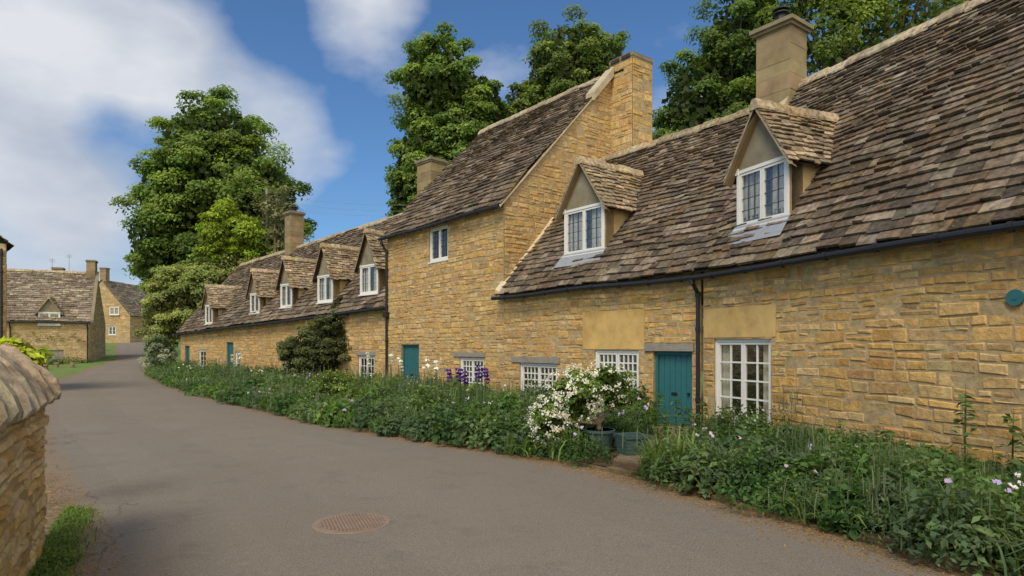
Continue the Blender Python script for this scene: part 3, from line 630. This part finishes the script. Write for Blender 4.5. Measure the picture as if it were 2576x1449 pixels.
# ------------------------------------------------------------------ plants
def mound(L,c,r,h,n,size,col,asp=.5,v=.3,shell=.55,bot=.0):
    u=rng.normal(0,1,(n,3)); u/=np.linalg.norm(u,axis=1,keepdims=True); u[:,2]=np.abs(u[:,2])
    rad=shell+(1-shell)*rng.uniform(0,1,n)**.6
    bump_=1+.18*np.sin(u[:,0]*7+c[0]*9)*np.cos(u[:,1]*6+c[1]*5)+.1*np.sin(u[:,2]*11+c[0])
    P=u*(rad*bump_)[:,None]*np.array([r,r,h])+np.array(c)
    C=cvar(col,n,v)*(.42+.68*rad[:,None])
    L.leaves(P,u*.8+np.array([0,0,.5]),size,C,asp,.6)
GR=[(.055,.12,.03),(.075,.155,.038),(.05,.105,.032),(.11,.20,.045),(.09,.145,.07),(.14,.21,.08),(.07,.135,.03),(.16,.24,.06)]
bed=LF(); fl=LF(); Pa=(np.array([3.5,13.3]),np.array([1.9,9.3]))
def pathdist(x,y):
    a,b=Pa; p=np.array([x,y]); t=np.clip(np.dot(p-a,b-a)/np.dot(b-a,b-a),0,1); return np.linalg.norm(p-a-(b-a)*t)
y=3.0
while y<41:
    x0,x1=xr(y)+.13,ip(WX,y)-.25; far=min(1,max(0,(y-6)/20)); step=.30+.25*far
    x=x0+random.uniform(0,.2)
    while x<x1:
        cx,cy=x+random.uniform(-.1,.1),y+random.uniform(-.12,.12)
        pd=pathdist(cx,cy)
        if pd>.62 and math.hypot(cx-1.87,cy-10.05)>.5 and math.hypot(cx-1.4,cy-10.35)>.4:
            fr=(x-x0)/max(.3,x1-x0); patch=.5+.5*math.sin(cx*1.9+cy*1.3)*math.cos(cy*1.7-cx*.6)
            if y<10.5: h=random.uniform(.24,.40)+.26*patch-.04*fr
            else: h=random.uniform(.26,.44)+.55*patch*random.uniform(.5,1.15)*min(1,fr*2.2+.2)
            r=random.uniform(.28,.48)*(1+.25*far); col=GR[int((patch*5+random.uniform(0,3.5)))%len(GR)]; k=1/(1+far*1.6); kind=random.random()
            zz=g(y)+.06
            if kind<.64: mound(bed,(cx,cy,zz),r,h,int(600*k),random.choice([.05,.08,.11])+.04*far,col,random.choice([.45,.6,.75]))
            elif kind<.87:
                n=int(120*k); P=np.stack([cx+rng.normal(0,r*.4,n),cy+rng.normal(0,r*.4,n),np.full(n,zz)],1)
                bed.blades(P,h*1.15,.026+.02*far,cvar(random.choice([(.12,.20,.05),(.16,.25,.065),(.11,.17,.085)]),n,.3),.9)
                mound(bed,(cx,cy,zz),r*.9,h*.55,int(190*k),.07,(.07,.13,.03))
            else:
                mound(bed,(cx,cy,zz),r,h*.85,int(340*k),.05+.05*far,col,.35)
                n=int(40*k)+6; P=np.stack([cx+rng.normal(0,r*.5,n),cy+rng.normal(0,r*.5,n),zz+h*rng.uniform(.5,1.35,n)],1)
                bed.blades(P-np.array([0,0,.2]),.3,.012+.01*far,cvar((.15,.19,.1),n),.2)
                if y>10.5:
                    mc=random.choice([(.28,.22,.33),(.32,.29,.30),(.22,.24,.15),(.36,.30,.27)])
                    fl.leaves(P+np.array([0,0,.05]),np.tile([0,0,1.],(n,1)),.024+.02*far,cvar(mc,n,.3),.8)
            if random.random()<.10:
                n=random.randint(3,8); P=np.stack([cx+rng.normal(0,.12,n),cy+rng.normal(0,.12,n),np.full(n,zz)],1); hh=h+random.uniform(.15,.35)*(1 if y>10 else .5)
                bed.blades(P,hh,.014+.01*far,cvar((.15,.2,.09),n,.3),.12)
            if random.random()<.05:
                n=random.randint(2,6); P=np.stack([cx+rng.normal(0,r*.6,n),cy+rng.normal(0,r*.6,n),zz+h*rng.uniform(.8,1.1,n)],1)
                fl.leaves(np.repeat(P,3,0)+rng.normal(0,.012,(n*3,3)),np.tile([0,-1,1.],(n*3,1)),.045+.02*far,cvar(random.choice([(.75,.72,.75),(.5,.4,.7),(.75,.73,.68),(.6,.45,.55)]),n*3,.1),.8,.4)
        x+=step*random.uniform(.75,1.25)
    y+=step*.8
bedE=empty('flower_bed_plants'); bed.obj('bed_foliage',M_LEAF,bedE); fl.obj('bed_flowers',M_PETAL,bedE)
def iris(name,x,y,h,col,n=3):
    L=LF();F=LF(); zz=g(y)+.06
    P=np.stack([x+rng.normal(0,.12,26),y+rng.normal(0,.12,26),np.full(26,zz)],1); L.blades(P,h*.75,.035,cvar((.14,.22,.10),26),.2)
    for i in range(n):
        px,py=x+random.uniform(-.22,.22),y+random.uniform(-.2,.2); hh=h*random.uniform(.85,1.05)
        L.blades(np.array([[px,py,zz]]*3),hh,.02,cvar((.12,.18,.07),3),.02)
        for k in range(random.choice([1,2])):
            c=np.array([px+.02*k,py,zz+hh-k*.16])
            m=12; a=rng.uniform(0,6.28,m); up=(np.arange(m)%3!=0)
            Dv=np.stack([np.cos(a)*.04,np.sin(a)*.04,np.where(up,.04,-.035)],1)
            F.leaves(c+Dv,Dv/.05,.10,cvar(col,m,.2),.7,.25)
    e=empty(name); L.obj('iris_leaves',M_LEAF,e); F.obj('iris_petals',M_PETAL,e)
for x,y,h in ((-1.2,14.0,1.2),(-.62,14.2,1.2)): iris('purple_iris',x,y,h,(.10,.03,.30),4)
for x,y,h in ((-2.35,16.3,1.35),(-1.95,15.8,1.4),(-3.0,17.2,1.35),(-3.6,18.4,1.4),(-4.6,19.6,1.45),(-11.2,26,1.5)): iris('white_iris',x,y,h,(.8,.79,.75),2)

def tree(name,base,trunk_h,tr_r,ells,lobes,lf,size,col,col2=None,lr=(.11,.2),droop=0,trunkcol=(.16,.12,.08),seed=1,inner=.22):
    R=random.Random(seed); L=LF(); T=MB(); base=V(*base)
    tot=sum(e[1][0]*e[1][2] for e in ells)
    top=base+Z*trunk_h
    T.cyl(base-Z*.3,base+Z*trunk_h*.5,tr_r*1.25,tr_r*.9,12,trunkcol); T.cyl(base+Z*trunk_h*.5,top,tr_r*.9,tr_r*.7,12,trunkcol)
    big=(sum(e[1][0]*e[1][2] for e in ells)/len(ells))**.5
    for (c,r) in ells:
        c=np.array(c);r=np.array(r,float); k=max(4,int(lobes*r[0]*r[2]/tot)); mr=big*.6+.4*(r[0]*r[2])**.5
        cv=V(*c)
        T.cyl(top,cv,tr_r*.6,tr_r*.2,8,trunkcol)
        for i in range(k):
            u=rng.normal(0,1,3); u/=np.linalg.norm(u); rr=R.uniform(.6,1.0); lc=c+u*r*rr*.95; q=R.uniform(*lr)*mr
            if i%3==0: T.cyl(cv.lerp(top,.3),V(*lc),tr_r*.18,tr_r*.05,6,trunkcol)
            n=int(lf*R.uniform(.7,1.3)); d=rng.normal(0,1,(n,3)); d/=np.linalg.norm(d,axis=1,keepdims=True)
            d[:,2]=np.where((d[:,2]<-.2)&(rng.random(n)<.7),-d[:,2],d[:,2])
            rad=rng.uniform(.35,1.25,n)**.75
            P=lc+d*rad[:,None]*q*np.array([1.15,1.15,.75])
            if droop: P[:,2]-=droop*rng.random(n)**2*q
            cc=np.array(col) if (col2 is None or R.random()<.5) else np.array(col2)
            C=cvar(cc*R.uniform(.75,1.25),n,.25)*(.5+.55*np.minimum(rad,1.05)[:,None])  # leaves darken towards lobe centre, shade put into the colour
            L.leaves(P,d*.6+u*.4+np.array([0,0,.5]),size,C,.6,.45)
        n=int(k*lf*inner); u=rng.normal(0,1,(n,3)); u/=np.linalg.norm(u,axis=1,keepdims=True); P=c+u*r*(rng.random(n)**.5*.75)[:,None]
        L.leaves(P,u,size*1.8,cvar(np.array(col)*.45,n),.8,.9)  # inner leaves coloured darker, standing in for shade inside the crown
    e=empty(name); T.obj('trunk_and_limbs',M_BARK,e); L.obj('crown_foliage',M_LEAF,e); return e
CH=(.15,.235,.05);CH2=(.22,.31,.065)
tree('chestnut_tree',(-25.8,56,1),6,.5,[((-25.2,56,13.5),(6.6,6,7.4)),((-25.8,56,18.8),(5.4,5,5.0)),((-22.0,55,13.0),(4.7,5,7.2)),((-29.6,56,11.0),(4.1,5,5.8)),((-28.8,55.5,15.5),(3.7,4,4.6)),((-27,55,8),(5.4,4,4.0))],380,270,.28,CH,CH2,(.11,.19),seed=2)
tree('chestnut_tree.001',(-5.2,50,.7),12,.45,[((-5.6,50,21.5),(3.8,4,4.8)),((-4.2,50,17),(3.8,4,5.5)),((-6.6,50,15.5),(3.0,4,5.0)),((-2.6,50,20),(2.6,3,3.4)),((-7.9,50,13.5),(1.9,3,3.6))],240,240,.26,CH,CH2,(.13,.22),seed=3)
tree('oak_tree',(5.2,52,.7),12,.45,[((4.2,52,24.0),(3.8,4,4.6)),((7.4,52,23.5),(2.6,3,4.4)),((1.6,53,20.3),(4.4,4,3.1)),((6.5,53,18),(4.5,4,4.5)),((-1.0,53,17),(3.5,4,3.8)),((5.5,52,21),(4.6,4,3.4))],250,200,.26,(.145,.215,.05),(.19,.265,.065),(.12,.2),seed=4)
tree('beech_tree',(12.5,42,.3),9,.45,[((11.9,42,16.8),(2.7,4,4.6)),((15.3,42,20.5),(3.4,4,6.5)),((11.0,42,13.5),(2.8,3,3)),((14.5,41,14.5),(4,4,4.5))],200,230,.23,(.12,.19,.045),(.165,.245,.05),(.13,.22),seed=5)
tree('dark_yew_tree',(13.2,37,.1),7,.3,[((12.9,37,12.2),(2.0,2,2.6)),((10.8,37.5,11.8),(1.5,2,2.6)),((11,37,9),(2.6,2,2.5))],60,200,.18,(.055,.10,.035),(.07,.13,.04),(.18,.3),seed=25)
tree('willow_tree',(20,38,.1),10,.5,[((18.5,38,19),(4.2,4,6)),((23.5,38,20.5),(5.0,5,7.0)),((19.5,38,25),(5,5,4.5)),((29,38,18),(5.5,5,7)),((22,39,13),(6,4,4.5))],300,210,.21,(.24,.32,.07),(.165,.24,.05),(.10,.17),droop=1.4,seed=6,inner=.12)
tree('lime_sapling_tree',(-20.0,44.5,.2),6,.12,[((-19.7,44.5,10.0),(1.7,1.5,2.1)),((-18.2,44.5,9.4),(1.3,1.4,1.7)),((-20.6,44.5,8.8),(1.2,1.2,1.3))],64,130,.19,(.36,.47,.05),(.28,.39,.045),(.2,.34),seed=8)
tree('bare_ash_tree',(-16.2,44,.7),8,.13,[((-16.6,45,11.2),(2.1,1.8,2.6)),((-15.8,45,9.2),(1.5,1.5,1.6))],44,34,.18,(.26,.27,.14),None,(.16,.28),seed=9)
tree('laburnum_bush',(-22,44.5,.3),2,.2,[((-21.9,45.2,5.4),(3.5,2.2,3.3)),((-18.0,46,7.0),(4.4,2.4,2.3)),((-24.0,44.5,3.9),(1.8,1.8,3.1)),((-20.9,45,4.8),(2.6,2.4,3.4))],250,230,.16,(.36,.40,.13),(.27,.33,.11),(.12,.2),seed=10)
tree('cow_parsley_bush',(-23.6,43.0,.4),.6,.05,[((-23.5,43.0,1.5),(1.2,1.2,1.2)),((-22.6,41.3,.8),(1.0,1.0,.8))],50,110,.12,(.24,.31,.17),(.40,.43,.33),(.2,.3),seed=11)
tree('holly_shrub',(-8.0,26.9,.0),.9,.09,[((-8.2,26.9,1.6),(1.5,1.1,1.4)),((-7.5,27.1,2.4),(1.1,.8,1.0)),((-7.35,27.3,3.25),(.4,.4,.8)),((-8.9,26.8,1.3),(.9,.8,1.05)),((-6.7,27.0,1.7),(.7,.6,1.2))],150,200,.075,(.115,.14,.05),(.165,.195,.08),(.14,.24),seed=12)
tree('round_yellow_flowering_bush',(-4.85,17.6,.05),.2,.04,[((-4.85,17.6,.45),(.76,.6,.62))],46,140,.06,(.13,.20,.05),(.18,.26,.06),(.24,.36),seed=13)
f=LF();n=70;u=rng.normal(0,1,(n,3));u/=np.linalg.norm(u,axis=1,keepdims=True);u[:,2]=abs(u[:,2]); f.leaves(np.array([-4.85,17.6,.45])+u*np.array([.84,.7,.7]),u,.05,cvar((.75,.6,.05),n),.9,.3)
o=f.obj('yellow_blooms',M_PETAL); o.parent=bpy.data.objects['round_yellow_flowering_bush']
e=tree('white_flowering_shrub',(1.4,10.35,.3),.25,.05,[((1.45,10.55,1.14),(.55,.45,.33)),((.98,10.45,.97),(.44,.4,.44)),((.60,10.35,.62),(.28,.3,.36)),((1.78,10.65,1.0),(.22,.25,.25))],90,105,.06,(.17,.26,.055),(.13,.21,.045),(.26,.4),seed=14)
f=LF()
for (c,r,k) in (((.98,10.4,.99),(.48,.44,.46),80),((.60,10.3,.62),(.32,.32,.40),70),((1.45,10.5,1.17),(.54,.46,.35),44)):
    for i in range(k):
        u=rng.normal(0,1,3);u/=np.linalg.norm(u); u[1]=-abs(u[1]); p=np.array(c)+u*np.array(r)*1.05; n=14
        f.leaves(p+rng.normal(0,.026,(n,3)),np.tile(u,(n,1)),.03,cvar((.8,.79,.7),n,.1),.9,.4)
o=f.obj('white_blossom',M_PETAL,e)
L=LF()
def weed(x,y,h,k=60,size=.14,col=(.11,.18,.055)):
    n=k; t=rng.uniform(.1,1,n); a=rng.uniform(0,6.28,n); r=(1-t*.75)*.2
    P=np.stack([x+np.cos(a)*r,y+np.sin(a)*r,g(y)+.05+t*h],1); L.leaves(P,np.stack([np.cos(a)*.3,np.sin(a)*.3,np.ones(n)],1),size,cvar(col,n),.35,.25)
    L.blades(np.array([[x,y,g(y)+.05]]*4),h,.02,cvar((.1,.15,.05),4),.03)
for x,y,h in ((5.45,7.75,1.15),(5.75,7.4,.95),(2.9,11.4,.85),(2.65,11.7,.9),(3.0,10.9,.7),(4.1,10.6,.6),(4.3,10.2,.55),(3.6,10.9,.7),(2.5,10.6,.6),(5.0,8.6,.6),(3.3,11.2,.75)): weed(x,y,h)
L.obj('tall_foxglove_plants',M_LEAF)
L=LF();f=LF()
for x,y,h in ((4.0,11.3,.6),(3.8,11.7,.6),(4.35,11.0,.55)):
    mound(L,(x,y,.06),.26,h,420,.05,(.10,.135,.05),.7,shell=.3); n=8; f.leaves(np.stack([x+rng.normal(0,.15,n),y+rng.normal(0,.12,n),rng.uniform(.4,.7,n)],1),np.tile([0,-1,.5],(n,1)),.05,cvar((.6,.42,.44),n),.9)
e=empty('rose_bush'); L.obj('rose_leaves',M_LEAF,e); f.obj('rose_blooms',M_PETAL,e)
L=LF(); n=5200; yv=rng.uniform(2.5,7.0,n); xw=-4.15-.551*(yv-5.7); xv=xw+.02+np.abs(rng.normal(0,.15,n)); L.blades(np.stack([xv,yv,np.full(n,.005)],1),.10,.009,cvar((.17,.25,.05),n,.4),.9)
for i in range(34):
    yy_=random.uniform(3.2,6.8); mound(L,(-4.15-.551*(yy_-5.7)+random.uniform(.03,.25),yy_,.0),.12,.10,150,.03,random.choice([(.16,.24,.05),(.12,.19,.05),(.2,.26,.07)]),.6)
L.obj('verge_grass',M_LEAF)
L=LF(); n=6500; yv=rng.uniform(3.5,16,n); off=np.abs(rng.normal(0,.25,n)); xv=np.array([xr(q) for q in yv])-off-.02
L.leaves(np.stack([xv,yv,np.full(n,.018)],1),np.tile([0,0,1.],(n,1)),.022,cvar((.42,.26,.11),n,.4),.6,.25)
n=2600; yv=rng.uniform(3.5,9,n); xv=np.array([xl(q) for q in yv])+rng.normal(-.05,.22,n); L.leaves(np.stack([xv,yv,np.full(n,.018)],1),np.tile([0,0,1.],(n,1)),.02,cvar((.34,.21,.10),n,.4),.6,.25)
L.obj('leaf_litter',M_LEAF)
tree('golden_shrub',(-5.35,6.95,0),1.2,.03,[((-5.22,6.8,1.64),(.26,.3,.22))],18,44,.085,(.50,.54,.06),(.33,.43,.05),(.3,.5),seed=15)
tree('garden_bush',(-39.5,60,g(60)),.3,.1,[((-40.6,60,g(60)+.9),(1.1,1,1.0)),((-39.2,60,g(60)+.7),(.8,.8,.9))],40,90,.2,(.25,.36,.06),(.16,.25,.055),(.2,.3),seed=16)
L=LF()
for i in range(30):
    p=OL+uL*random.uniform(4,11.4)-nL*random.uniform(.3,.9); mound(L,(p.x,p.y,g(p.y)),.45,random.uniform(.25,.6),110,.12,random.choice(GR))
for i in range(10): 
    p=OL+uL*(6.2+i*.5)-nL*.18; mound(L,(p.x,p.y,g(48)+1.1+.8*abs(math.sin(i*1.7))),.32,.45,36,.12,(.14,.17,.07))
L.obj('cottage_border_plants',M_LEAF)
ls=MB()
for i in range(9):
    x=-30.2-.55*i+random.uniform(-.2,.2); yv=43.6+random.uniform(-1,1.0); c=V(x,yv,g(yv)); ls.cyl(c-Z*.05,c+Z*random.uniform(.15,.35),.16,.11,7,(.3,.24,.16)); ls.cyl(c+Z*.25,c+Z*.34,.17,.13,7,(.3,.24,.16))
ls.obj('lawn_edging_stones',M_STONE)
fn=MB(); yv=88
for i in range(9):
    x=-58+i*1.6; fn.box(V(x,yv,g(yv)),X,Yv,-.07,.07,-.07,.07,0,1.1,(.2,.17,.13))
for z in (.4,.7,1.0): fn.box(V(-58,yv,g(yv)),X,Yv,0,12.8,.08,.12,z-.05,z+.05,(.2,.17,.13))
fn.obj('wooden_fence',M_WOOD)
# overhead telephone wires crossing behind the row
tw=MB()
for k,(za,zb_) in enumerate(((12.6,11.6),(12.2,11.2),(11.8,10.9))):
    A=V(-17.5,46,za);B=V(4,40,zb_)
    pts=[A.lerp(B,i/14)-Z*(.9*4*(i/14)*(1-i/14)) for i in range(15)]
    for a,b_ in zip(pts,pts[1:]): tw.cyl(a,b_,.011,n=4)
tw.cyl(V(-17.5,46,0),V(-17.5,46,13),.13,.09,10); tw.box(V(-17.5,46,0),uC,nC,-.5,.5,-.05,.05,12.3,12.42)
tw.obj('telephone_pole',M_WOOD)

# ------------------------------------------------------------------ world
w=bpy.data.worlds.new('World'); scene.world=w; w.use_nodes=True; nt=w.node_tree; bg=nt.nodes['Background']
EL=math.radians(50); AZ=math.radians(203)
sky=N(nt,'ShaderNodeTexSky',sky_type='NISHITA'); sky.sun_disc=False; sky.sun_elevation=EL; sky.sun_rotation=AZ; sky.air_density=1.0; sky.dust_density=.8; sky.ozone_density=2.0
tc=N(nt,'ShaderNodeTexCoord'); gen=tc.outputs['Generated']
def blobd(v,rad,amp):
    v=Vector(v).normalized()
    d=N(nt,'ShaderNodeVectorMath',operation='DISTANCE'); nt.links.new(gen,d.inputs[0]); d.inputs[1].default_value=v
    mr=N(nt,'ShaderNodeMapRange',interpolation_type='SMOOTHSTEP'); mr.inputs[1].default_value=rad;mr.inputs[2].default_value=rad*.1;mr.inputs[3].default_value=0;mr.inputs[4].default_value=amp
    nt.links.new(d.outputs['Value'],mr.inputs[0]); return mr.outputs[0]
acc=None
CL=[((-.72,1,.50),.26,1.05),((-.58,1,.45),.14,.55),((-.80,1,.42),.12,.4),((-.76,1,.24),.20,.95),((-.66,1,.25),.13,.5),((-.67,1,.10),.16,.4),((-.56,1,.0),.12,.9),
 ((-.26,1,.545),.12,.65),((-.18,1,.55),.09,.4),((-.33,1,.30),.12,.5),((-.37,1,.37),.10,.3),((-.68,1,.345),.09,-.75),((-.58,1,.33),.09,-.5),((.1,-1,.7),1.35,1.6),((-.2,-.2,1),.8,.7),((1,.0,.35),.9,1.1)]  # final blobs: unseen clouds added behind, overhead and right as fill light
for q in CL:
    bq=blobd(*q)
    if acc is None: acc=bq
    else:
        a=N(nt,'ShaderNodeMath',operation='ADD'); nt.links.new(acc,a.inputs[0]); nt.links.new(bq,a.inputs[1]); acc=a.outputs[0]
mp=N(nt,'ShaderNodeMapping'); mp.inputs['Scale'].default_value=(1,1,1.6); nt.links.new(gen,mp.inputs['Vector'])
nz=noise(nt,mp.outputs[0],4.6,8,.5)
s1=N(nt,'ShaderNodeMath',operation='MULTIPLY_ADD'); nt.links.new(nz,s1.inputs[0]); s1.inputs[1].default_value=2.2; s1.inputs[2].default_value=-1.22
s2=N(nt,'ShaderNodeMath',operation='ADD'); nt.links.new(acc,s2.inputs[0]); nt.links.new(s1.outputs[0],s2.inputs[1])
dens=ramp(nt,s2.outputs[0],[(.0,0.),(.38,.5),(.9,.95)])
mp2=N(nt,'ShaderNodeMapping'); mp2.inputs['Location'].default_value=(3,1,.4); mp2.inputs['Scale'].default_value=(1,1,2); nt.links.new(gen,mp2.inputs['Vector'])
nz2=noise(nt,mp2.outputs[0],3.8,5,.5)
cc=mix(nt,ramp(nt,nz2,[(.36,0.),(.64,1.)]),(3.1,3.45,4.1),(5.2,5.35,5.6))
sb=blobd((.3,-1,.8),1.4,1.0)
cc=mix(nt,sb,cc,(9.6,9.0,8.0))  # unseen cloud behind the camera brightened, added front fill
sk=mix(nt,1.0,sky.outputs[0],(.46,.66,.84),'MULTIPLY')
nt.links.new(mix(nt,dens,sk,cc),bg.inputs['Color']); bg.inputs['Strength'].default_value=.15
# ------------------------------------------------------------------ sun
S=Vector((math.sin(AZ)*math.cos(EL),math.cos(AZ)*math.cos(EL),math.sin(EL)))
sl=bpy.data.lights.new('sun','SUN'); sl.energy=2.6; sl.angle=math.radians(24); sl.color=(1,.90,.75); so=bpy.data.objects.new('sun',sl); so.rotation_euler=S.to_track_quat('Z','Y').to_euler(); scene.collection.objects.link(so)
# ------------------------------------------------------------------ camera
cam=bpy.data.cameras.new('camera'); cam.sensor_width=36; cam.lens=36*1620/2576; cam.shift_y=.0565; cam.clip_end=5000; cam.clip_start=.05
co_=bpy.data.objects.new('camera',cam); co_.location=(0,0,1.8); co_.rotation_euler=(math.radians(90),0,0); scene.collection.objects.link(co_); scene.camera=co_
scene.view_settings.view_transform='Standard'; scene.view_settings.look='None'; scene.view_settings.exposure=0
